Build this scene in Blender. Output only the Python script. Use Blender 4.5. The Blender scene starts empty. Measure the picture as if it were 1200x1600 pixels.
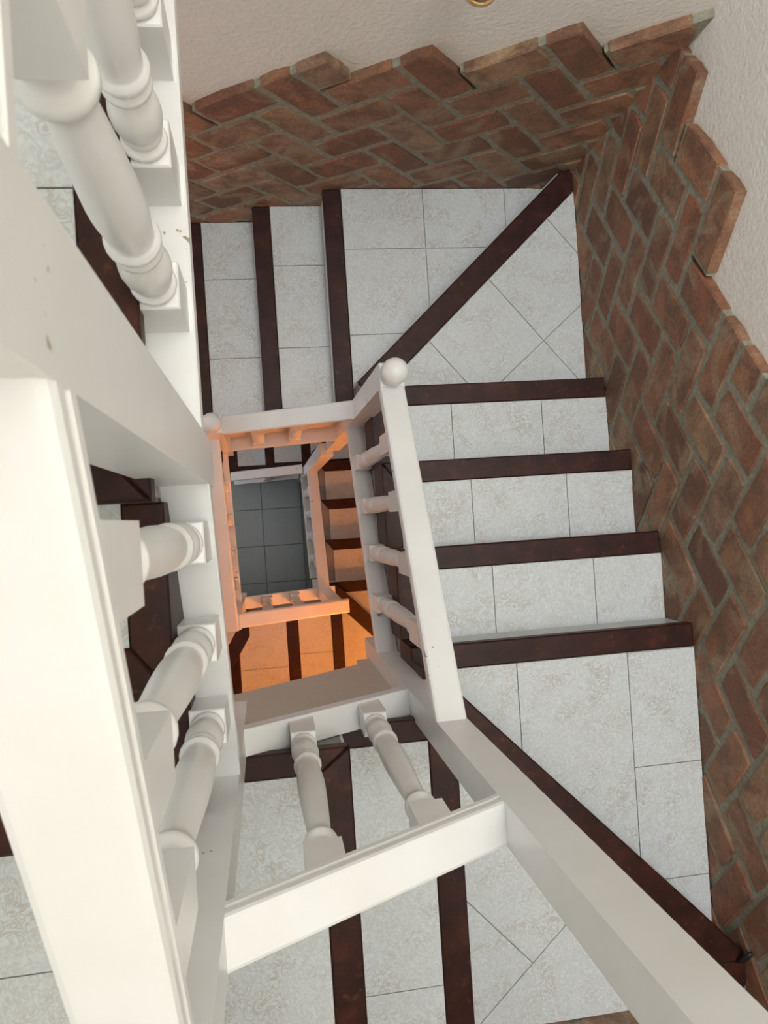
import bpy, bmesh, math, random
from mathutils import Vector
random.seed(7)
SC = bpy.context.scene
COL = SC.collection

# ---------------------------------------------------------------- camera
cd = bpy.data.cameras.new('camera')
cam = bpy.data.objects.new('camera', cd); COL.objects.link(cam)
cam.location = (0, 0, 3.587)
cam.rotation_euler = (0.0125, -0.1463, -0.0658)
cd.sensor_fit = 'VERTICAL'; cd.sensor_height = 7.2; cd.sensor_width = 5.4
cd.lens = 7.2 * 1250 / 1600
cd.clip_start = 0.01; cd.clip_end = 60
cd.dof.use_dof = True; cd.dof.focus_distance = 2.2; cd.dof.aperture_fstop = 3.6
SC.camera = cam

# ---------------------------------------------------------------- light
SC.view_settings.view_transform = 'Standard'
SC.view_settings.look = 'None'
SC.view_settings.gamma = 1
SC.view_settings.use_curve_mapping = False
SC.view_settings.exposure = -0.15
w = bpy.data.worlds.new('sky'); SC.world = w; w.use_nodes = True
bg = w.node_tree.nodes['Background']
bg.inputs[0].default_value = (0.85, 0.92, 1.0, 1); bg.inputs[1].default_value = 1.0

def area(name, loc, rot, sx, sy, power, color):
    l = bpy.data.lights.new(name, 'AREA'); l.shape = 'RECTANGLE'; l.size = sx; l.size_y = sy
    l.energy = power; l.color = color
    o = bpy.data.objects.new(name, l); COL.objects.link(o); o.location = loc; o.rotation_euler = rot
    return o
def point(name, loc, power, color, r):
    l = bpy.data.lights.new(name, 'POINT'); l.energy = power; l.color = color; l.shadow_soft_size = r
    o = bpy.data.objects.new(name, l); COL.objects.link(o); o.location = loc
    return o
# roof window over the stairwell, the warm lamp one storey down, a weak cool fill light low in the well
area('skylight', (-0.1, 0.2, 9.45), (0, 0, 0), 2.2, 2.0, 370, (0.93, 0.965, 1.0))
area('landing_fill', (-2.1, 0.3, 3.7), (0, math.radians(-80), 0), 1.3, 1.6, 16, (0.96, 0.98, 1.0))  # added side light from the landing, no window stands behind it
point('stair_lamp_glow', (0.98, -1.22, -0.35), 33, (1.0, 0.29, 0.045), 0.06)
point('hall_fill', (-0.5, 0.2, -2.0), 0.5, (0.85, 0.95, 1.0), 0.15)

# ---------------------------------------------------------------- materials
def new_mat(name, rough=0.5):
    m = bpy.data.materials.new(name); m.use_nodes = True
    nt = m.node_tree; b = nt.nodes['Principled BSDF']; b.inputs['Roughness'].default_value = rough
    return m, nt, b
def N(nt, t, **k):
    n = nt.nodes.new(t)
    for a, v in k.items():
        if a in n.inputs: n.inputs[a].default_value = v
        else: setattr(n, a, v)
    return n
def ramp(nt, stops):
    r = nt.nodes.new('ShaderNodeValToRGB'); e = r.color_ramp.elements
    while len(e) < len(stops): e.new(0.5)
    for i, (p, c) in enumerate(stops):
        e[i].position = p; e[i].color = (*c, 1)
    return r
def mixc(nt, fac, a, b, mode='MIX'):
    m = nt.nodes.new('ShaderNodeMix'); m.data_type = 'RGBA'; m.blend_type = mode
    for s, v in ((0, fac), (6, a), (7, b)):
        if hasattr(v, 'is_linked') or hasattr(v, 'links'): nt.links.new(v, m.inputs[s])
        elif isinstance(v, (int, float)): m.inputs[s].default_value = v
        else: m.inputs[s].default_value = (*v, 1)
    return m.outputs[2]
def bump(nt, b, h, dist, strength=1.0):
    n = nt.nodes.new('ShaderNodeBump'); n.inputs['Distance'].default_value = dist; n.inputs['Strength'].default_value = strength
    nt.links.new(h, n.inputs['Height']); nt.links.new(n.outputs[0], b.inputs['Normal'])
def objco(nt, scale=(1, 1, 1), rnd=True):
    tc = nt.nodes.new('ShaderNodeTexCoord'); mp = nt.nodes.new('ShaderNodeMapping')
    mp.inputs['Scale'].default_value = scale; nt.links.new(tc.outputs['Object'], mp.inputs['Vector'])
    if rnd:
        oi = nt.nodes.new('ShaderNodeObjectInfo'); mu = nt.nodes.new('ShaderNodeMath'); mu.operation = 'MULTIPLY'
        mu.inputs[1].default_value = 37.0; nt.links.new(oi.outputs['Random'], mu.inputs[0])
        nt.links.new(mu.outputs[0], mp.inputs['Location'])
    return mp.outputs[0]

def m_paint():
    m, nt, b = new_mat('white_gloss_paint', 0.32)
    v = objco(nt, rnd=False)
    n = N(nt, 'ShaderNodeTexNoise', Scale=7.0, Detail=5.0); nt.links.new(v, n.inputs['Vector'])
    r = ramp(nt, [(0.3, (0.84, 0.825, 0.80)), (0.62, (0.885, 0.88, 0.87))]); nt.links.new(n.outputs[0], r.inputs[0])
    # a few chips where the wood shows
    n2 = N(nt, 'ShaderNodeTexNoise', Scale=46.0, Detail=3.0); nt.links.new(v, n2.inputs['Vector'])
    n3 = N(nt, 'ShaderNodeTexNoise', Scale=9.0, Detail=1.0); nt.links.new(v, n3.inputs['Vector'])
    mu = nt.nodes.new('ShaderNodeMath'); mu.operation = 'MULTIPLY'; nt.links.new(n2.outputs[0], mu.inputs[0]); nt.links.new(n3.outputs[0], mu.inputs[1])
    r2 = ramp(nt, [(0.475, (0, 0, 0)), (0.49, (1, 1, 1))]); nt.links.new(mu.outputs[0], r2.inputs[0])
    c = mixc(nt, r2.outputs[0], r.outputs[0], (0.40, 0.33, 0.22)); nt.links.new(c, b.inputs['Base Color'])
    n4 = N(nt, 'ShaderNodeTexNoise', Scale=60.0, Detail=2.0); nt.links.new(v, n4.inputs['Vector'])
    bump(nt, b, n4.outputs[0], 0.0006, 0.5)
    return m
def m_wood():
    m, nt, b = new_mat('dark_mahogany', 0.48)
    v = objco(nt, (1, 1, 1))
    tc = N(nt, 'ShaderNodeTexNoise', Scale=16.0, Detail=6.0, Roughness=0.65); nt.links.new(v, tc.inputs['Vector'])
    v2 = objco(nt, (1, 1, 1)); n = N(nt, 'ShaderNodeTexWave', Scale=9.0, Distortion=9.0, Detail=3.0); nt.links.new(v2, n.inputs['Vector'])
    n.inputs['Detail Scale'].default_value = 2.5
    r = ramp(nt, [(0.3, (0.015, 0.0045, 0.003)), (0.55, (0.040, 0.0100, 0.006)), (0.75, (0.080, 0.021, 0.011))]); nt.links.new(n.outputs[1] if False else tc.outputs[0], r.inputs[0])
    n5 = N(nt, 'ShaderNodeTexNoise', Scale=38.0, Detail=4.0, Roughness=0.7); nt.links.new(v2, n5.inputs['Vector'])
    r3 = ramp(nt, [(0.60, (0, 0, 0)), (0.74, (0.55, 0.55, 0.55))]); nt.links.new(n5.outputs[0], r3.inputs[0])
    c = mixc(nt, r3.outputs[0], r.outputs[0], (0.20, 0.062, 0.030)); nt.links.new(c, b.inputs['Base Color'])
    b.inputs['Specular IOR Level'].default_value = 0.3
    bump(nt, b, tc.outputs[0], 0.001, 0.4)
    return m
def m_tile(name='stair_tile', a=(0.70, 0.735, 0.745), bc=(0.50, 0.46, 0.39), rough=0.36):
    m, nt, b = new_mat(name, rough)
    v = objco(nt)
    n = N(nt, 'ShaderNodeTexNoise', Scale=9.0, Detail=3.0, Distortion=0.8); nt.links.new(v, n.inputs['Vector'])
    r = ramp(nt, [(0.46, (0, 0, 0)), (0.66, (1, 1, 1))]); nt.links.new(n.outputs[0], r.inputs[0])
    n2 = N(nt, 'ShaderNodeTexNoise', Scale=32.0, Detail=5.0, Roughness=0.6, Distortion=2.2); nt.links.new(v, n2.inputs['Vector'])
    r2 = ramp(nt, [(0.42, (0, 0, 0)), (0.5, (1, 1, 1)), (0.57, (0, 0, 0))]); nt.links.new(n2.outputs[0], r2.inputs[0])
    mu = nt.nodes.new('ShaderNodeMath'); mu.operation = 'MULTIPLY_ADD'; mu.inputs[1].default_value = 0.6; mu.inputs[2].default_value = 0.35
    nt.links.new(r.outputs[0], mu.inputs[0])
    mm = nt.nodes.new('ShaderNodeMath'); mm.operation = 'MULTIPLY'; nt.links.new(mu.outputs[0], mm.inputs[0]); nt.links.new(r2.outputs[0], mm.inputs[1])
    n3 = N(nt, 'ShaderNodeTexNoise', Scale=140.0, Detail=2.0); nt.links.new(v, n3.inputs['Vector'])
    r3 = ramp(nt, [(0.35, tuple(x * 0.93 for x in a)), (0.65, tuple(x * 1.04 for x in a))]); nt.links.new(n3.outputs[0], r3.inputs[0])
    c = mixc(nt, mm.outputs[0], r3.outputs[0], bc); nt.links.new(c, b.inputs['Base Color'])
    return m
def m_plain(name, col, rough=0.6, metal=0.0):
    m, nt, b = new_mat(name, rough); b.inputs['Base Color'].default_value = (*col, 1); b.inputs['Metallic'].default_value = metal
    v = objco(nt, rnd=False); n = N(nt, 'ShaderNodeTexNoise', Scale=25.0, Detail=3.0); nt.links.new(v, n.inputs['Vector'])
    r = ramp(nt, [(0.3, tuple(x * 0.88 for x in col)), (0.7, tuple(min(1, x * 1.08) for x in col))]); nt.links.new(n.outputs[0], r.inputs[0])
    nt.links.new(r.outputs[0], b.inputs['Base Color'])
    return m
def m_brick():
    m, nt, b = new_mat('terracotta_brick', 0.68)
    oi = nt.nodes.new('ShaderNodeObjectInfo')
    r = ramp(nt, [(0.0, (0.15, 0.066, 0.040)), (0.15, (0.32, 0.135, 0.070)), (0.3, (0.42, 0.200, 0.105)), (0.45, (0.26, 0.098, 0.052)), (0.6, (0.43, 0.265, 0.145)), (0.75, (0.38, 0.145, 0.074)), (0.88, (0.23, 0.110, 0.065)), (1.0, (0.48, 0.32, 0.195))])
    nt.links.new(oi.outputs['Random'], r.inputs[0])
    v = objco(nt)
    n = N(nt, 'ShaderNodeTexNoise', Scale=11.0, Detail=4.0, Roughness=0.55, Distortion=0.5); nt.links.new(v, n.inputs['Vector'])
    f = ramp(nt, [(0.38, (0, 0, 0)), (0.62, (0.8, 0.8, 0.8))]); nt.links.new(n.outputs[0], f.inputs[0])
    c = mixc(nt, f.outputs[0], r.outputs[0], (0.165, 0.088, 0.055))
    n4 = N(nt, 'ShaderNodeTexNoise', Scale=6.5, Detail=3.0, Roughness=0.5, Distortion=1.2); nt.links.new(v, n4.inputs['Vector'])
    f4 = ramp(nt, [(0.52, (0, 0, 0)), (0.70, (0.75, 0.75, 0.75))]); nt.links.new(n4.outputs[0], f4.inputs[0])
    c = mixc(nt, f4.outputs[0], c, (0.40, 0.29, 0.18))
    n2 = N(nt, 'ShaderNodeTexNoise', Scale=90.0, Detail=5.0, Roughness=0.7); nt.links.new(v, n2.inputs['Vector'])
    f2 = ramp(nt, [(0.35, (0.72, 0.72, 0.72)), (0.65, (1.15, 1.15, 1.15))]); nt.links.new(n2.outputs[0], f2.inputs[0])
    c = mixc(nt, 1.0, c, f2.outputs[0], 'MULTIPLY'); nt.links.new(c, b.inputs['Base Color'])
    bump(nt, b, n2.outputs[0], 0.004, 0.7)
    return m
def m_rough(name, col, scale, dist, rough=0.85, var=0.1):
    m, nt, b = new_mat(name, rough)
    v = objco(nt, rnd=False)
    n = N(nt, 'ShaderNodeTexNoise', Scale=scale, Detail=4.0); nt.links.new(v, n.inputs['Vector'])
    r = ramp(nt, [(0.3, tuple(x * (1 - var) for x in col)), (0.7, tuple(min(1, x * (1 + var)) for x in col))]); nt.links.new(n.outputs[0], r.inputs[0])
    nt.links.new(r.outputs[0], b.inputs['Base Color']); bump(nt, b, n.outputs[0], dist, 0.8)
    return m
PAINT = m_paint(); WOOD = m_wood(); TILE = m_tile(); BRICK = m_brick()
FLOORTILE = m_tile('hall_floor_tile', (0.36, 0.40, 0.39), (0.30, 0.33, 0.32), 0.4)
GROUT = m_plain('tile_grout', (0.30, 0.29, 0.27), 0.9)
MORTAR = m_rough('brick_mortar', (0.31, 0.295, 0.225), 60, 0.006, 0.95, 0.2)
PLASTER = m_rough('cream_plaster', (0.90, 0.865, 0.79), 75, 0.0045, 0.9, 0.03)
FASCIA = m_rough('painted_plaster', (0.66, 0.60, 0.52), 30, 0.0008, 0.6, 0.03)
BRASS = m_plain('lamp_brass', (0.72, 0.50, 0.24), 0.35, 0.7)
GLASS = m_plain('lamp_opal_glass', (0.85, 0.82, 0.75), 0.3)
BLACK = m_plain('black_plastic', (0.012, 0.012, 0.012), 0.4)

# ---------------------------------------------------------------- helpers
def tag(o, label=None, cat=None, group=None, kind=None):
    for k, v in (('label', label), ('category', cat), ('group', group), ('kind', kind)):
        if v: o[k] = v
    return o
def wloc(o):
    v = Vector((0, 0, 0))
    while o: v += o.location; o = o.parent
    return v
def empty(name, loc, parent=None):
    o = bpy.data.objects.new(name, None); COL.objects.link(o); o.empty_display_size = 0.05
    o.parent = parent; o.location = Vector(loc) - wloc(parent)
    return o
def put(name, verts, faces, mat, parent=None, smooth=False, origin=None):
    """one mesh object from world-space vertices; its origin sits in the middle of its base"""
    if origin is None:
        xs, ys, zs = zip(*verts)
        origin = ((min(xs) + max(xs)) / 2, (min(ys) + max(ys)) / 2, min(zs))
    og = Vector(origin)
    me = bpy.data.meshes.new(name); me.from_pydata([tuple(Vector(v) - og) for v in verts], [], faces)
    me.materials.append(mat)
    bm = bmesh.new(); bm.from_mesh(me); bmesh.ops.recalc_face_normals(bm, faces=bm.faces); bm.to_mesh(me); bm.free()
    if smooth:
        for p in me.polygons: p.use_smooth = True
    o = bpy.data.objects.new(name, me); COL.objects.link(o)
    o.parent = parent; o.location = og - wloc(parent)
    return o
def prism(poly, z0, z1, ch=0.0):
    """vertical prism over a 2D polygon, with an optional chamfer round its top"""
    n = len(poly); V = [(x, y, z0) for x, y in poly]
    if ch:
        V += [(x, y, z1 - ch) for x, y in poly]; V += [(x, y, z1) for x, y in inset(poly, ch)]; L = 3
    else:
        V += [(x, y, z1) for x, y in poly]; L = 2
    F = [list(range(n))[::-1], [(L - 1) * n + i for i in range(n)]]
    for l in range(L - 1):
        for i in range(n):
            j = (i + 1) % n; F.append([l * n + i, l * n + j, (l + 1) * n + j, (l + 1) * n + i])
    return V, F
def area2(p): return sum(p[i][0] * p[(i + 1) % len(p)][1] - p[(i + 1) % len(p)][0] * p[i][1] for i in range(len(p))) / 2
def inset(poly, d):
    """move every side of a convex polygon inwards by d"""
    if area2(poly) < 0: return inset(poly[::-1], d)[::-1]
    n = len(poly); L = []
    for i in range(n):
        a, b = Vector(poly[i]), Vector(poly[(i + 1) % n]); t = (b - a).normalized(); nn = Vector((-t.y, t.x))
        L.append((a + nn * d, t))
    out = []
    for i in range(n):
        (p, t), (q, s) = L[i - 1], L[i]; den = t.x * s.y - t.y * s.x
        if abs(den) < 1e-5: out.append(tuple(q)); continue
        k = ((q - p).x * s.y - (q - p).y * s.x) / den; out.append(tuple(p + t * k))
    return out
def shrunk(poly, d):
    """inset, or nothing where the piece is too thin for it"""
    q = inset(poly, d); sg = 1 if area2(poly) > 0 else -1
    for x, y in q:
        for i in range(len(poly)):
            a, b = poly[i], poly[(i + 1) % len(poly)]
            if sg * ((b[0] - a[0]) * (y - a[1]) - (b[1] - a[1]) * (x - a[0])) < 0: return []
    return q
def clip(poly, a, b, c):
    """keep the part of poly where a*x + b*y <= c"""
    out = []
    for i in range(len(poly)):
        p, q = poly[i], poly[(i + 1) % len(poly)]; dp = a * p[0] + b * p[1] - c; dq = a * q[0] + b * q[1] - c
        if dp <= 0: out.append(p)
        if dp * dq < 0:
            t = dp / (dp - dq); out.append((p[0] + (q[0] - p[0]) * t, p[1] + (q[1] - p[1]) * t))
    return out
def clip_convex(poly, cv):
    if area2(cv) < 0: cv = cv[::-1]
    for i in range(len(cv)):
        p, q = cv[i], cv[(i + 1) % len(cv)]; dx, dy = q[0] - p[0], q[1] - p[1]
        poly = clip(poly, dy, -dx, dy * p[0] - dx * p[1])
        if len(poly) < 3: return []
    out = []
    for p in poly:
        if not out or math.dist(p, out[-1]) > 1e-4: out.append(p)
    if len(out) > 2 and math.dist(out[0], out[-1]) < 1e-4: out.pop()
    return out if len(out) > 2 else []
def box(x0, x1, y0, y1, z0, z1, ch=0.0): return prism([(x0, y0), (x1, y0), (x1, y1), (x0, y1)], z0, z1, ch)

# ---------------------------------------------------------------- plan of the stair (metres)
H = 0.175
TRIM = True
XW, XE, YN, YS = -0.15, 0.415, 0.43, -0.538      # inner edges of the flights round the well
OW, OE, ON, OS = -1.05, 1.31, 1.335, -1.468      # faces of the outer walls
TR = 0.045                                       # wooden trim along the inner edge
NW_ = 0.074                                      # width of a nosing

# ---------------------------------------------------------------- walls
def brick_wall(wall, O, p, r, vtop, smin, smax, zlow, place, thick=0.030):
    """herringbone bricks on a lattice (p, r) in the plane of the wall; place(s, z, d) -> world, d out of the wall"""
    mv, mf = [], []
    def uv(u, v): return (O[0] + u * p[0] + v * r[0], O[1] + u * p[1] + v * r[1])
    def emit(bq, mq):
        if len(mq) < 3: return
        b = len(mv); d0 = thick - 0.0042
        q = mq
        n = len(q)
        mv.extend([place(s, z, 0) for s, z in q] + [place(s, z, d0) for s, z in q])
        mf.extend([[b + i for i in range(n)], [b + n + i for i in range(n)]] + [[b + i, b + (i + 1) % n, b + n + (i + 1) % n, b + n + i] for i in range(n)])
        q = bq
        a = shrunk(q, 0.0088) if abs(area2(q)) > 0.0012 else []
        if len(a) < 3 or abs(area2(a)) < 0.0008: return
        j = lambda p, k: (p[0] + random.uniform(-k, k), p[1] + random.uniform(-k, k))
        gx, gy = sum(x for x, _ in a) / len(a), sum(y for _, y in a) / len(a)
        a = [p for i in range(len(a)) for p in ((j(((a[i][0] * 6 + gx * .35) / 6.35, (a[i][1] * 6 + gy * .35) / 6.35), .002)),
             j(((a[i][0] + a[(i + 1) % len(a)][0]) / 2, (a[i][1] + a[(i + 1) % len(a)][1]) / 2), .0028))]
        n = len(a)
        c = [(x + (gx - x) * .0065 / math.dist((x, y), (gx, gy)), y + (gy - y) * .0065 / math.dist((x, y), (gx, gy))) for x, y in a]
        t = thick + random.uniform(-0.002, 0.004)
        V = [place(s, z, 0.0) for s, z in a] + [place(s, z, t - 0.004) for s, z in a] + [place(s, z, t) for s, z in c]
        F = [[2 * n + i for i in range(n)]]
        for l in (0, 1):
            F += [[l * n + i, l * n + (i + 1) % n, (l + 1) * n + (i + 1) % n, (l + 1) * n + i] for i in range(n)]
        put('brick', V, F, BRICK, wall)
    for a in range(-45, 45):
        for b in range(-30, 30):
            du, dv = a + 2 * b, a - 2 * b
            for u0, u1, v0, v1 in ((du, du + 2, dv, dv + 1), (du - 1, du, dv, dv + 2)):
                us = []
                for k in range(u0, u1):
                    t = min(v1, vtop(k + 0.5))
                    if t > v0: us.append((k, t))
                if not us: continue
                uu0, uu1 = us[0][0], us[-1][0] + 1; vv1 = max(t for _, t in us)
                q = [uv(uu0, v0), uv(uu1, v0), uv(uu1, vv1), uv(uu0, vv1)]
                cs = sum(x for x, _ in q) / 4; cz = sum(z for _, z in q) / 4
                if cs < smin - 0.2 or cs > smax + 0.2 or cz < zlow(cs) - 0.02: continue
                q = clip(q, -1, 0, -smin)
                if len(q) > 2: q = clip(q, 1, 0, smax)
                # where nothing stands above or beside it the brick's own edge shows: the mortar stays back
                et = 0.13 if vv1 >= vtop(uu1 - 0.5) else 0; er = 0.13 if vtop(uu1 + 0.5) < vv1 - .01 else 0
                m = [uv(uu0, v0), uv(uu1 - er, v0), uv(uu1 - er, vv1 - et), uv(uu0, vv1 - et)]
                m = clip(m, -1, 0, -smin)
                if len(m) > 2: m = clip(m, 1, 0, smax)
                if len(q) > 2: emit(q, m)
    put('mortar', mv, mf, MORTAR, wall)

ZT, ZB = 9.5, -3.5
def wallbox(name, x0, x1, y0, y1, z0=ZB, z1=ZT, mat=None):
    V, F = box(x0, x1, y0, y1, z0, z1); return tag(put(name, V, F, mat or PLASTER), kind='structure')
TH = 0.030
wn = wallbox('wall_north', -2.2, OE + TH + 0.15, ON + TH, ON + TH + 0.12)
we = wallbox('wall_east', OE + TH, OE + TH + 0.12, -1.8, ON + TH)
ws = wallbox('wall_south', -2.2, OE + TH, OS - TH - 0.12, OS - TH)
ww = wallbox('wall_west', OW - 0.15, OW, OS - TH, 0.0, ZB, 2.58)
wallbox('skylight_blocker', -2.2, 0.06, OS - TH, ON + TH, 5.6, 5.72)  # unseen slab, added to keep part of the skylight off the west handrail
wu = wallbox('wall_landing', -2.32, -2.2, OS - TH, ON + TH, 2.4, ZT)
ceil_v, ceil_f = [], []
for (x0, x1, y0, y1) in ((-2.32, 1.6, 1.25, 1.6), (-2.32, 1.6, -1.75, -0.85), (-2.32, -1.25, -0.85, 1.25), (1.05, 1.6, -0.85, 1.25)):
    V, F = box(x0, x1, y0, y1, ZT, ZT + 0.1); b = len(ceil_v); ceil_v += V; ceil_f += [[i + b for i in f] for f in F]
tag(put('ceiling', ceil_v, ceil_f, PLASTER), kind='structure')

def vt_north(u):
    if u < -6: return 4
    if u < -2: return 3
    if u < 0: return 2
    if u < 3: return 1
    return 0
def vt_east(u):
    if u < -4: return 6
    if u < -1: return 5
    if u < 2: return 3
    return 3 - math.floor((u - 2) / 5)
brick_wall(wn, (0.761, 1.111), (0.106, 0.077), (-0.096, 0.107), vt_north, -0.62, OE + TH, lambda s: 0.45 * s - 0.28 if s < 0.9 else 0.20,
           lambda s, z, d: (s, ON + TH - d, z))
brick_wall(we, (-0.231, 1.228), (0.103, 0.080), (-0.095, 0.095), vt_east, -ON - TH, 1.468 + TH, lambda s: 0.3 if s < -0.6 else min(1.12, 0.35 + 0.58 * (s + 0.466)),
           lambda s, z, d: (OE + TH - d, -s, z))
brick_wall(ws, (-1.15, 1.80), (0.104, 0.078), (-0.095, 0.100), lambda u: 5 - math.floor(u / 4), -OE - TH, 0.25, lambda s: 1.32 if s < -0.45 else 1.32 + 0.55 * (s + 0.45),
           lambda s, z, d: (-s, OS - TH + d, z))

# ---------------------------------------------------------------- hall floor at the bottom of the well
fl = put('floor', *box(-1.3, 1.6, -1.8, 1.7, ZB - 0.1, ZB - 0.006), GROUT); tag(fl, kind='structure')
for i in range(-3, 5):
    for j in range(-4, 5):
        x0, y0 = -0.028 + 0.345 * i, 0.112 + 0.322 * j
        if x0 + .34 < -1.1 or x0 > 1.3 or y0 + .3 < -1.5 or y0 > 1.35: continue
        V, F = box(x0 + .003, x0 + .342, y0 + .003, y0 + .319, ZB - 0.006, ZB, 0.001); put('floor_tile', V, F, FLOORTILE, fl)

# ---------------------------------------------------------------- staircase
stairs = tag(empty('staircase', (0.4, 0, ZB)), 'white marbled tile staircase with dark wooden nosings winding round the open well', 'staircase')
def grid_tiles(parent, region, z, gx, gy, ang=0.0, px=0.35, py=0.35, cells=None):
    """cut a tile grid through (gx, gy) to the region of a tread"""
    ca, sa = math.cos(ang), math.sin(ang)
    for i in range(-9, 9):
        for j in range(-9, 9):
            q = [(i * px, j * py), ((i + 1) * px, j * py), ((i + 1) * px, (j + 1) * py), (i * px, (j + 1) * py)]
            if cells: q = cells(i, j, q)
            if not q: continue
            q = [(gx + x * ca - y * sa, gy + x * sa + y * ca) for x, y in q]
            q = clip_convex(q, region)
            if not q or abs(area2(q)) < 0.0003: continue
            q = shrunk(q, 0.0011)
            if not q: continue
            V, F = prism(q, z - 0.009, z + 0.0001, 0.0007); put('tile', V, F, TILE, parent)
def step(k, body, depth, nosing, region, grid, trim=None, riser=None, dz=0.0, skirt=0.034):
    z = k * H + dz
    cx = sum(p[0] for p in body) / len(body); cy = sum(p[1] for p in body) / len(body)
    s = empty('step', (cx, cy, z - H), stairs)
    put('step_body', *prism(body, z - depth, z - 0.008), GROUT if True else FASCIA, s)
    put('nosing', *prism(nosing, z - 0.035, z + 0.001, 0.004), WOOD, s)
    if trim and (TRIM or cy > YN): put('inner_trim', *prism(trim, z - skirt, z + 0.0005, 0.003), WOOD, s)
    if riser: put('riser', *prism(riser, z - H - 0.004, z - 0.035), TILE, s)
    grid_tiles(s, region, z, *grid)
    return s

def nflight(k, x0, x1, depth, g, dz=0):
    """tread of the north flight; x0 its front edge"""
    body = [(x0 + .012, YN), (x1 + .012, YN), (x1 + .012, ON), (x0 + .012, ON)]
    step(k, body, depth, [(x0, YN - .012), (x0 + NW_, YN - .012 + .05), (x0 + NW_, ON - .002), (x0, ON - .002)], [(x0 + NW_, YN + TR), (x1 + .014, YN + TR), (x1 + .014, ON), (x0 + NW_, ON)], g,
         [(x0 + .004, YN - .012), (x1 + .004, YN - .012), (x1 + .004, YN + TR), (x0 + NW_, YN + TR)], [(x0 + .006, YN), (x0 + .0125, YN), (x0 + .0125, ON), (x0 + .006, ON)], dz)
def eflight(k, y0, y1, depth, g, sy=0):
    y0 += sy; y1 += sy
    body = [(XE, y0 - .012), (XE, y1 - .012), (OE, y1 - .012), (OE, y0 - .012)]
    step(k, body, depth, [(XE - .012, y0), (XE + TR, y0 - NW_), (OE - .002, y0 - NW_), (OE - .002, y0)], [(XE + TR, y0 - NW_), (OE, y0 - NW_), (OE, y1 - .014), (XE + TR, y1 - .014)], g,
         [(XE - .012, y0 - .004), (XE - .012, y1 - .004), (XE + TR, y1 - .004), (XE + TR, y0 - NW_)], [(XE, y0 - .006), (XE, y0 - .0125), (OE, y0 - .0125), (OE, y0 - .006)], skirt=0.2)
def sflight(k, x0, x1, depth, g):
    body = [(x0 - .012, YS), (x1 - .012, YS), (x1 - .012, OS), (x0 - .012, OS)]
    step(k, body, depth, [(x0, YS + .012), (x0, OS + .002), (x0 - NW_, OS + .002), (x0 - NW_, YS - TR)], [(x0 - NW_, YS - TR), (x0 - NW_, OS), (x1 - .014, OS), (x1 - .014, YS - TR)], g,
         [(x0 - .004, YS + .012), (x0 - NW_, YS - TR), (x1 - .004, YS - TR), (x1 - .004, YS + .012)], [(x0 - .006, YS), (x0 - .0125, YS), (x0 - .0125, OS), (x0 - .006, OS)])
def wflight(k, y0, y1, depth, g):
    body = [(XW, y0 + .012), (XW, y1 + .012), (OW, y1 + .012), (OW, y0 + .012)]
    step(k, body, depth, [(XW + .012, y0), (OW + .002, y0), (OW + .002, y0 + NW_), (XW - TR, y0 + NW_)], [(XW - TR, y0 + NW_), (XW - TR, y1 + .014), (OW, y1 + .014), (OW, y0 + NW_)], g,
         [(XW + .012, y0 + .004), (XW - TR, y0 + NW_), (XW - TR, y1 + .004), (XW + .012, y1 + .004)], [(XW, y0 + .006), (OW, y0 + .006), (OW, y0 + .0125), (XW, y0 + .0125)], skirt=0.2)

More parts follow.
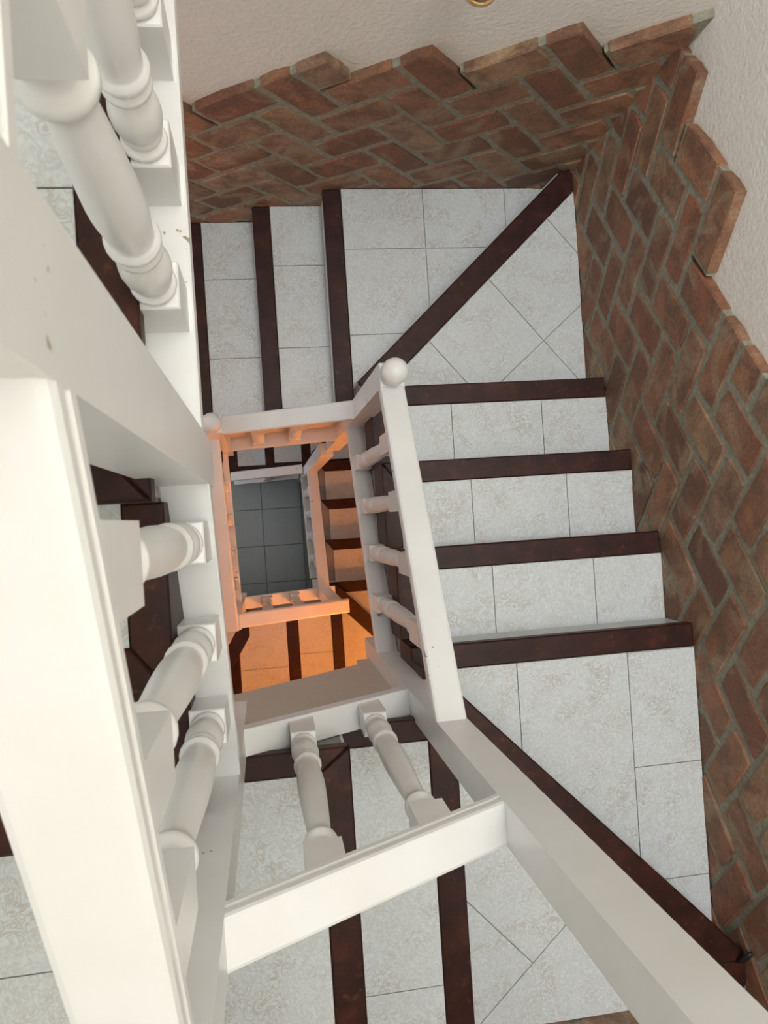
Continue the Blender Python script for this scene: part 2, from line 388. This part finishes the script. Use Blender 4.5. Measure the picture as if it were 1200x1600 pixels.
XN = [-0.275, 0.025, 0.312]; YE = [0.466, 0.176, -0.116, -0.405]; XS = [0.447, 0.157, -0.204]; YW = [-0.49, -0.235, 0.033]
def turn(o, top):
    global XW, TRIM
    XW = -0.15 if top else -0.20; TRIM = top
    """one storey's worth of steps, o = index of the first north step"""
    D = 0.40
    sy = 0 if top else -0.04
    nflight(o + 0, XN[0], XN[1], D, (-3, 0.731, 0, 6.0, .35))
    nflight(o + 1, XN[1], XN[2], D, (-3, 0.731, 0, 6.0, .35))
    # winders of the north-east corner
    step(o + 2, [(XN[2] + .012, YN), (0.386, YN), (0.40, 0.532), (1.272, ON), (XN[2] + .012, ON)], D,
         [(XN[2], YN - .012), (XN[2] + NW_, YN + .038), (XN[2] + NW_, ON - .002), (XN[2], ON - .002)],
         [(XN[2] + NW_, 0.515), (1.272, ON), (XN[2] + NW_, ON)], (0.725, 0.738),
         None, [(XN[2] + .006, YN), (XN[2] + .0125, YN), (XN[2] + .0125, ON), (XN[2] + .006, ON)])
    step(o + 3, [(0.386, YN), (XE, YN), (XE, YE[0] - .012), (OE, YE[0] - .012), (OE, ON), (1.272, ON), (0.395, 0.522)], D,
         [(0.386, 0.52), (0.42, YN + .02), (0.449, 0.458), (OE - .02, 1.235), (OE - .002, 1.255), (OE - .002, 1.325), (OE - .012, 1.333), (1.262, 1.333)],
         [(0.449, 0.455), (OE, 0.455), (OE, 1.253)], (1.142, 0.652, math.radians(-50)), None, [(0.392, 0.519), (1.266, ON), (1.257, ON), (0.386, 0.526)])
    for i, gx in enumerate((0.703, 0.714, 0.72)):
        eflight(o + 4 + i, YE[i], YE[i + 1], D, (gx, -2.0 + .0, 0.0, 0.348, 6.0) if True else None, sy)
    def cells7(i, j, q):
        # middle column without a cross joint
        if i == 0: return [(0, -3), (0.358, -3), (0.358, 1), (0, 1)] if j == 0 else None
        if i < 0: return q if j == 0 and i == -1 and False else ([(-0.358, -3), (0, -3), (0, 1), (-0.358, 1)] if (i == -1 and j == 0) else None)
        return q
    y = YE[3] + sy
    step(o + 7, [(XE, y - .012), (OE, y - .012), (OE, -1.37), (0.447, -0.469), (XE, -0.469)], D + 0.1,
         [(XE - .012, y), (OE - .002, y), (OE - .002, y - NW_), (XE - .012, y - NW_)],
         [(0.46, y - NW_), (OE, y - NW_), (OE, -1.363)], (0.727, -0.839, 0.0, 0.358, 0.358, cells7),
         [(XE - .0125, y), (XE + .02, y), (XE + .02, -0.469), (XE - .0125, -0.469)] if top else None, [(XE, y - .006), (XE, y - .0125), (OE, y - .0125), (OE, y - .006)], skirt=0.2)
    deep = 0.75 if top else 0.4
    step(o + 8, [(0.447, -0.469), (OE, -1.37), (OE, OS), (XS[0] - .012, OS), (XS[0] - .012, YS), (XE, YS), (XE, -0.469)], deep,
         [(0.43, -0.459), (0.452, -0.459), (0.80, -0.822), (1.19, -1.228), (OE - .005, -1.352), (OE - .002, -1.375), (OE - .002, -1.445), (1.295, -1.466), (1.262, -1.466), (1.10, -1.262), (0.76, -0.915), (0.43, -0.575)],
         [(0.43, -0.573), (0.76, -0.913), (1.10, -1.262), (1.29, OS), (0.43, OS)], (0.664, -1.291, math.radians(-48), .35, .35, lambda i, j, q: ([(-3, j * .35), (0, j * .35), (0, j * .35 + .35), (-3, j * .35 + .35)] if i == -1 else None) if i < 0 else ([(i * .35, -2), (i * .35 + .35, -2), (i * .35 + .35, 2), (i * .35, 2)] if j == 0 else None)),
         [(XE - .012, -0.44), (0.431, -0.46), (0.431, YS - .04), (XE - .012, YS + .012)], skirt=0.2)
    sflight(o + 9, XS[0], XS[1], deep, (-3, -1.209, 0, 6.0, .35))
    sflight(o + 10, XS[1], XS[2], deep, (-3, -1.42 if top else -0.9, 0, 6.0, 2.5))
    step(o + 11, [(XS[2] - .012, YS), (XS[2] - .012, OS), (-0.665, OS), (-0.139, -0.62), (-0.139, YS)], deep,
         [(XS[2], YS + .012), (XS[2], OS + .002), (XS[2] - NW_, OS + .002), (XS[2] - NW_, YS + .012)],
         [(XS[2] - NW_, -0.88), (XS[2] - NW_, OS), (-0.636, OS)], (-0.63, -1.2), None, [(XS[2] - .006, YS), (XS[2] - .0125, YS), (XS[2] - .0125, OS), (XS[2] - .006, OS)])
    step(o + 12, [(-0.15, YS), (-0.19, -0.65), (-0.69, OS), (OW, OS), (OW, YW[0] + .012), (XW, YW[0] + .012)], D + .1,
         [(-0.134, YS - .005), (-0.20, -0.59), (-0.7325, OS + .002), (-0.639, OS + .002), (-0.134, -0.645)],
         [(-0.20, -0.602), (-0.733, OS), (OW, OS), (OW, YW[0] + .014), (-0.20, YW[0] + .014)], (-0.63, -0.765),
         [(XW + .012, YS), (XW + .012, YW[0] + .004), (-0.20, YW[0] + .004), (-0.20, -0.598)])
    wflight(o + 13, YW[0], YW[1], D, (-0.545, -2, 0, .35, 6.0))
    wflight(o + 14, YW[1], YW[2], D, (-0.545, -2, 0, .35, 6.0))
    if not top:
        wflight(o + 15, YW[2], 0.30, D, (-0.545, -2, 0, .35, 6.0))
        step(o + 16, [(XW, 0.312), (XW, YN), (-0.20, 0.45), (OW, 1.25), (OW, 0.312)], D,
             [(XW + .012, 0.30), (OW + .002, 0.30), (OW + .002, 0.374), (XW + .012, 0.374)],
             [(-0.21, 0.374), (OW, 0.374), (OW, 1.25)], (-0.55, 0.7))
        step(o + 17, [(XW, YN), (-0.20, 0.45), (OW, 1.25), (OW, ON), (XN[0] + .012, ON), (XN[0] + .012, YN)], D,
             [(-0.16, 0.42), (-0.19, 0.42), (OW + .002, 1.23), (OW + .002, 1.315), (-0.16, 0.52)],
             [(-0.20, 0.49), (OW, 1.32), (OW, ON), (XN[0] + .012, ON)], (-0.55, 0.7))
turn(-18, False)
turn(0, True)
# the upper landing, its nosing and edging
zL = 15 * H
s = empty('landing', (-0.7, 0.6, zL - H), stairs)
put('landing_slab', *box(-2.2, XW, YW[2] + .012, ON + TH, zL - 0.22, zL - 0.008), FASCIA, s)
put('nosing', *prism([(XW + .02, YW[2]), (-2.19, YW[2]), (-2.19, YW[2] + NW_), (XW - TR, YW[2] + NW_)], zL - .035, zL + .001, 0.004), WOOD, s)
put('inner_trim', *prism([(XW + .02, YW[2]), (XW - TR, YW[2] + NW_), (XW - TR, ON + TH - .002), (XW + .02, ON + TH - .002)], zL - .034, zL + .0005, 0.003), WOOD, s)
put('riser', *box(-2.19, XW, YW[2] + .006, YW[2] + .0125, zL - H, zL - .035), TILE, s)
grid_tiles(s, [(XW - TR, YW[2] + NW_), (XW - TR, ON + TH), (-2.2, ON + TH), (-2.2, YW[2] + NW_)], zL, -0.545, 0.40)
# the inner stringers
def stringer(a, b, lo, hi):
    """painted board on the inner side of a flight; a, b plan ends; lo, hi lists of (t, z)"""
    (x0, y0), (x1, y1) = a, b; L = math.dist(a, b); nx, ny = (y1 - y0) / L * 0.012, -(x1 - x0) / L * 0.012
    pts = lo + hi[::-1]; n = len(pts); V = []
    for o in (0, 1):
        for t, z in pts: V.append((x0 + (x1 - x0) * t + nx * o, y0 + (y1 - y0) * t + ny * o, z))
    F = [list(range(n)), [n + i for i in range(n)]] + [[i, (i + 1) % n, n + (i + 1) % n, n + i] for i in range(n)]
    put('stringer', V, F, FASCIA, stairs)
for dz in (0, -18 * H):
    # south: runs west with the climb
    stringer((0.42, YS), (-0.145, YS), [(0, .655 + dz), (.22, .665 + dz), (.23, .755 + dz), (1, 1.08 + dz)], [(0, 1.40 + dz), (1, 1.68 + dz)])
    stringer((XE + .006, 0.43), (XE + .006, -0.53), [(0, .12 + dz), (1, .64 + dz)], [(0, .37 + dz), (1, .87 + dz)])
    stringer((-0.145, YN), (0.41, YN), [(0, -.40 + dz), (1, -.05 + dz)], [(0, -.09 + dz), (1, .25 + dz)])
XW = -0.15
stringer((XW, YS), (XW, 0.12), [(0, 1.55), (1, 2.0)], [(0, 1.98), (1, 2.34)])

# ---------------------------------------------------------------- newel posts
PW = 0.0707
def lathe(prof, cx, cy, z, n=24, f=1.0):
    V = []; F = []
    for zz, r in prof:
        for i in range(n):
            a = 2 * math.pi * (i + .5) / n; V.append((cx + r * math.cos(a), cy + r * math.sin(a), z + zz))
    m = len(prof)
    for l in range(m - 1):
        for i in range(n):
            j = (i + 1) % n; F.append([l * n + i, l * n + j, (l + 1) * n + j, (l + 1) * n + i])
    F.append(list(range(n))[::-1]); F.append([(m - 1) * n + i for i in range(n)])
    return V, F
BALL = [(0, .031), (.004, .034), (.009, .034), (.012, .030), (.015, .026), (.018, .024)] + [(0.054 + .038 * math.sin(a), .038 * math.cos(a)) for a in [math.radians(d) for d in range(-50, 89, 8)]] + [(0.092, .0015)]
def newel(x, y, z0, z1, label, ball=True, name='newel_post'):
    e = tag(empty(name, (x + PW / 2, y + PW / 2, z0)), label, 'post')
    V, F = prism([(x, y), (x + PW, y), (x + PW, y + PW), (x, y + PW)], z0, z1, 0.003)
    put('post_shaft', V, F, PAINT, e)
    if ball: put('ball_finial', *lathe(BALL, x + PW / 2, y + PW / 2, z1), PAINT, e, smooth=True)
    return e
newel(.343, .357, -0.69, 1.356, 'white newel post with round ball finial at the top end of the four-baluster rail')
newel(.343, -.5357, 0.55, 2.98, 'long white newel post rising towards the lower right corner of the photo')
newel(-.150, -.5357, 1.45, 3.05, 'white newel post at the lower left behind three fat balusters')
newel(-.1477, .060, 2.30, 3.42, 'huge blurred white newel post crossing the upper left, closest to the viewer')
newel(-.216, .356, -0.66, 0.43, 'small white newel post with ball finial beside the tip of the huge blurred post')
newel(.308, .330, -3.5, -0.69, 'orange-lit lower newel post under the ball-topped post, running down beside the dark tiles', False)
newel(-.222, -.512, -1.6, -0.345, 'orange-lit lower newel post beneath the rounded end of the long left handrail', False)
newel(.300, -.506, -2.2, -0.665, 'orange-lit lower newel post hidden under the free end of the short orange handrail', False)

# ---------------------------------------------------------------- railings
HP = [(-.5, -.041), (-.5, -.030), (-.455, -.026), (-.455, -.022), (-.5, -.018), (-.5, -.008), (-.47, -.0025), (-.40, 0), (.40, 0), (.47, -.0025), (.5, -.008), (.5, -.018), (.455, -.022), (.455, -.026), (.5, -.030), (.5, -.041)]
BP = [(-.5, -.045), (-.5, -.002), (-.47, 0), (.47, 0), (.5, -.002), (.5, -.045)]
def bar(name, a, b, prof, width, parent):
    (ax, ay, az), (bx, by, bz) = a, b; L = math.hypot(bx - ax, by - ay); nx, ny = -(by - ay) / L * width, (bx - ax) / L * width
    V = [(px + nx * u, py + ny * u, pz + h) for px, py, pz in (a, b) for u, h in prof]; n = len(prof)
    F = [list(range(n))[::-1], [n + i for i in range(n)]] + [[i, (i + 1) % n, n + (i + 1) % n, n + i] for i in range(n)]
    return put(name, V, F, PAINT, parent)
def baluster_mesh(L, e):
    """square foot, turned middle, square head; L from rail to rail"""
    hw = .0285; B = []
    prof = [(.120, .021), (.1225, .0255), (.128, .0275), (.134, .0255), (.137, .021), (.142, .0205), (.144, .0225), (.149, .0240), (.153, .0220), (.158, .0222), (.168, .0262), (.180, .0284), (.194, .0288), (.208, .0276), (.222, .0245), (.233, .0208), (.239, .0200),
            (.242, .0225), (.247, .0264), (.253, .0264), (.257, .0238), (.262, .0228), (.266, .0258), (.273, .0286), (.280, .0278), (.285, .0240)]
    t0, t1 = .289, e
    for i in range(0, 13):
        t = i / 12; r = .0225 + .0045 * math.sin(min(1, t / .35) * math.pi / 2) - .0095 * max(0, (t - .2) / .8) ** 1.4
        prof.append((t0 + (t1 - t0) * t, r))
    prof += [(e + .003, .0225), (e + .008, .0268), (e + .015, .0275), (e + .022, .0262), (e + .026, .0215), (e + .032, .0185), (e + .042, .0195), (e + .050, .0235), (e + .056, .0275), (e + .060, .0275)]
    V, F = lathe(prof, 0, 0, 0, 20)
    smooth = len(F) - 2
    def blk(z0, z1, c0, c1):
        b = len(V); R = []
        if c0: R += [(z0, hw - .009), (z0 + .006, hw)]
        else: R += [(z0, hw)]
        if c1: R += [(z1 - .003, hw), (z1, hw - .002)]
        else: R += [(z1, hw)]
        for z, h in R: V.extend([(-h, -h, z), (h, -h, z), (h, h, z), (-h, h, z)])
        m = len(R)
        for l in range(m - 1):
            for i in range(4):
                j = (i + 1) % 4; F.append([b + l * 4 + i, b + l * 4 + j, b + (l + 1) * 4 + j, b + (l + 1) * 4 + i])
        F.append([b + i for i in range(4)]); F.append([b + (m - 1) * 4 + i for i in range(4)])
    blk(-.020, .120, False, True)
    blk(e + .057, L + .019, True, False)
    me = bpy.data.meshes.new('baluster'); me.from_pydata(V, [], F); me.materials.append(PAINT)
    bm = bmesh.new(); bm.from_mesh(me); bmesh.ops.recalc_face_normals(bm, faces=bm.faces); bm.to_mesh(me); bm.free()
    for i, p in enumerate(me.polygons): p.use_smooth = i < smooth
    return me
def railing(label, a, b, ta, tb, ba, bb, spots, ring, wid=PW):
    """a, b plan ends of the centre line; ta, tb handrail top heights; ba, bb bottom rail top heights; spots = t along"""
    (ax, ay), (bx, by) = a, b
    e = tag(empty('stair_railing', (ax, ay, min(ba, bb))), label, 'railing')
    bar('handrail', (ax, ay, ta), (bx, by, tb), HP, wid, e)
    bar('bottom_rail', (ax, ay, ba), (bx, by, bb), BP, wid, e)
    me = None; even = abs((ta - ba) - (tb - bb)) < 0.004
    for t in spots:
        if me is None or not even: me = baluster_mesh(ta - ba + ((tb - bb) - (ta - ba)) * t - .041, ring)
        o = bpy.data.objects.new('baluster', me); COL.objects.link(o); o.parent = e
        o.location = Vector((ax + (bx - ax) * t, ay + (by - ay) * t, ba + (bb - ba) * t)) - wloc(e)
    return e
h2 = PW / 2
def tt(v, a, b): return [(x - a) / (b - a) for x in v]
railing('white railing of four balusters in daylight, sloping from ball-topped post to long lower right post', (.378, .357), (.378, -.465), 1.356, 1.852, .406, .902, tt((.203, .034, -.134, -.303), .357, -.465), 0.665)
railing('bright white railing with two long balusters and overexposed handrail in the lower middle', (.343, -.5003), (-.0793, -.5003), 2.362, 2.614, 1.497, 1.749, tt((.228, .052), .343, -.0793), 0.665)
railing('blurred massive white handrail down the lower left with three fat balusters on a white rail', (-.1123, -.465), (-.1123, .060), 2.955, 3.27, 2.07, 2.42, tt((-.32, -.172, -.022), -.465, .060), 0.605)
railing('white landing guard railing with thick turned balusters in the upper left corner', (-.1123, .1307), (-.1123, ON + TH), 3.335, 3.335, 2.50, 2.50, tt((.287, .455, .622, .79, .957, 1.125), .1307, ON + TH), 0.550)
railing('short pale handrail between the two ball finials, with two small balusters below', (-.1453, .3915), (.343, .3915), .385, .671, -.36, -.08, tt((-.01, .155), -.1453, .343), 0.450)
railing('long orange-lit handrail one storey down at the left of the dark tiled floor', (-.207, .356), (-.197, -.512), .18, -.30, -.55, -1.03, tt((.19, .02, -.15, -.32), .356, -.512), 0.500)
railing('short orange-lit handrail with free right end across the bottom of the well', (-.1513, -.472), (.408, -.472), -.36, -.645, -1.22, -1.52, tt((-.02, .145), -.1513, .408), 0.500)
railing('orange-lit handrail with four dark balusters to the right of the dark tiled floor', (.330, .330), (.330, -.436), -1.83, -1.40, -2.78, -2.33, tt((.19, .03, -.13, -.29), .318, -.436), 0.500)
railing('lowest dim white handrail across the far end of the dark tiled floor', (-.25, .372), (.297, .385), -2.78, -2.52, -3.42, -3.20, tt((.03,), -.25, .297), 0.400)

# ---------------------------------------------------------------- small things
lx, ly, lz = .565, 1.200, 1.80
lamp = tag(empty('wall_lamp', (lx, ON + TH, lz)), 'brass-rimmed wall lamp at the very top edge, on the cream wall above the bricks', 'lamp')
put('lamp_rim', *lathe([(-.004, .030), (-.004, .040), (.002, .044), (.008, .044), (.012, .040), (.012, .034), (.004, .030)], lx, ly, lz), BRASS, lamp, smooth=True)
put('lamp_shade', *lathe([(.010, .034), (.05, .052), (.10, .064), (.13, .068), (.13, .064), (.05, .048), (.012, .030)], lx, ly, lz), GLASS, lamp, smooth=True)
put('lamp_arm', *box(lx - .012, lx + .012, ly + .03, ON + TH - .01, lz + .03, lz + .05, .002), BRASS, lamp)
put('wall_plate', *box(lx - .04, lx + .04, ON + TH - .014, ON + TH + .001, lz - .02, lz + .10, .002), BRASS, lamp)

px_, py_, pz_ = 1.285, -1.335, 8 * H + .012
cable = tag(empty('cable_plug', (px_, py_, 8 * H)), 'small black plug with thin wire lying across the end of the diagonal wooden nosing', 'plug')
V, F = [], []
def tube(path, r, n=8):
    b = len(V)
    for q, (x, y, z) in enumerate(path):
        a_, b_ = Vector(path[max(0, q - 1)]), Vector(path[min(len(path) - 1, q + 1)]); t = (b_ - a_).normalized()
        u = t.cross(Vector((0, 0, 1))).normalized(); v = u.cross(t)
        rr = r[q] if isinstance(r, (list, tuple)) else r
        for i in range(n):
            a = 2 * math.pi * i / n; p = Vector((x, y, z)) + (u * math.cos(a) + v * math.sin(a)) * rr; V.append(tuple(p))
    m = len(path)
    for l in range(m - 1):
        for i in range(n):
            j = (i + 1) % n; F.append([b + l * n + i, b + l * n + j, b + (l + 1) * n + j, b + (l + 1) * n + i])
    F.append([b + i for i in range(n)]); F.append([b + (m - 1) * n + i for i in range(n)])
tube([(1.278, -1.372, pz_), (1.286, -1.360, pz_ + .012), (1.294, -1.346, pz_ + .022), (1.300, -1.336, pz_ + .028), (1.302, -1.330, pz_ + .030)], [.003, .007, .009, .008, .003])
put('plug_body', V, F, BLACK, cable, smooth=True)
V, F = [], []
tube([(1.205, -1.385, 8 * H + .003), (1.23, -1.376, 8 * H + .0035), (1.26, -1.374, 8 * H + .004), (1.278, -1.372, pz_)], .0017, 6)
put('wire', V, F, BLACK, cable, smooth=True)
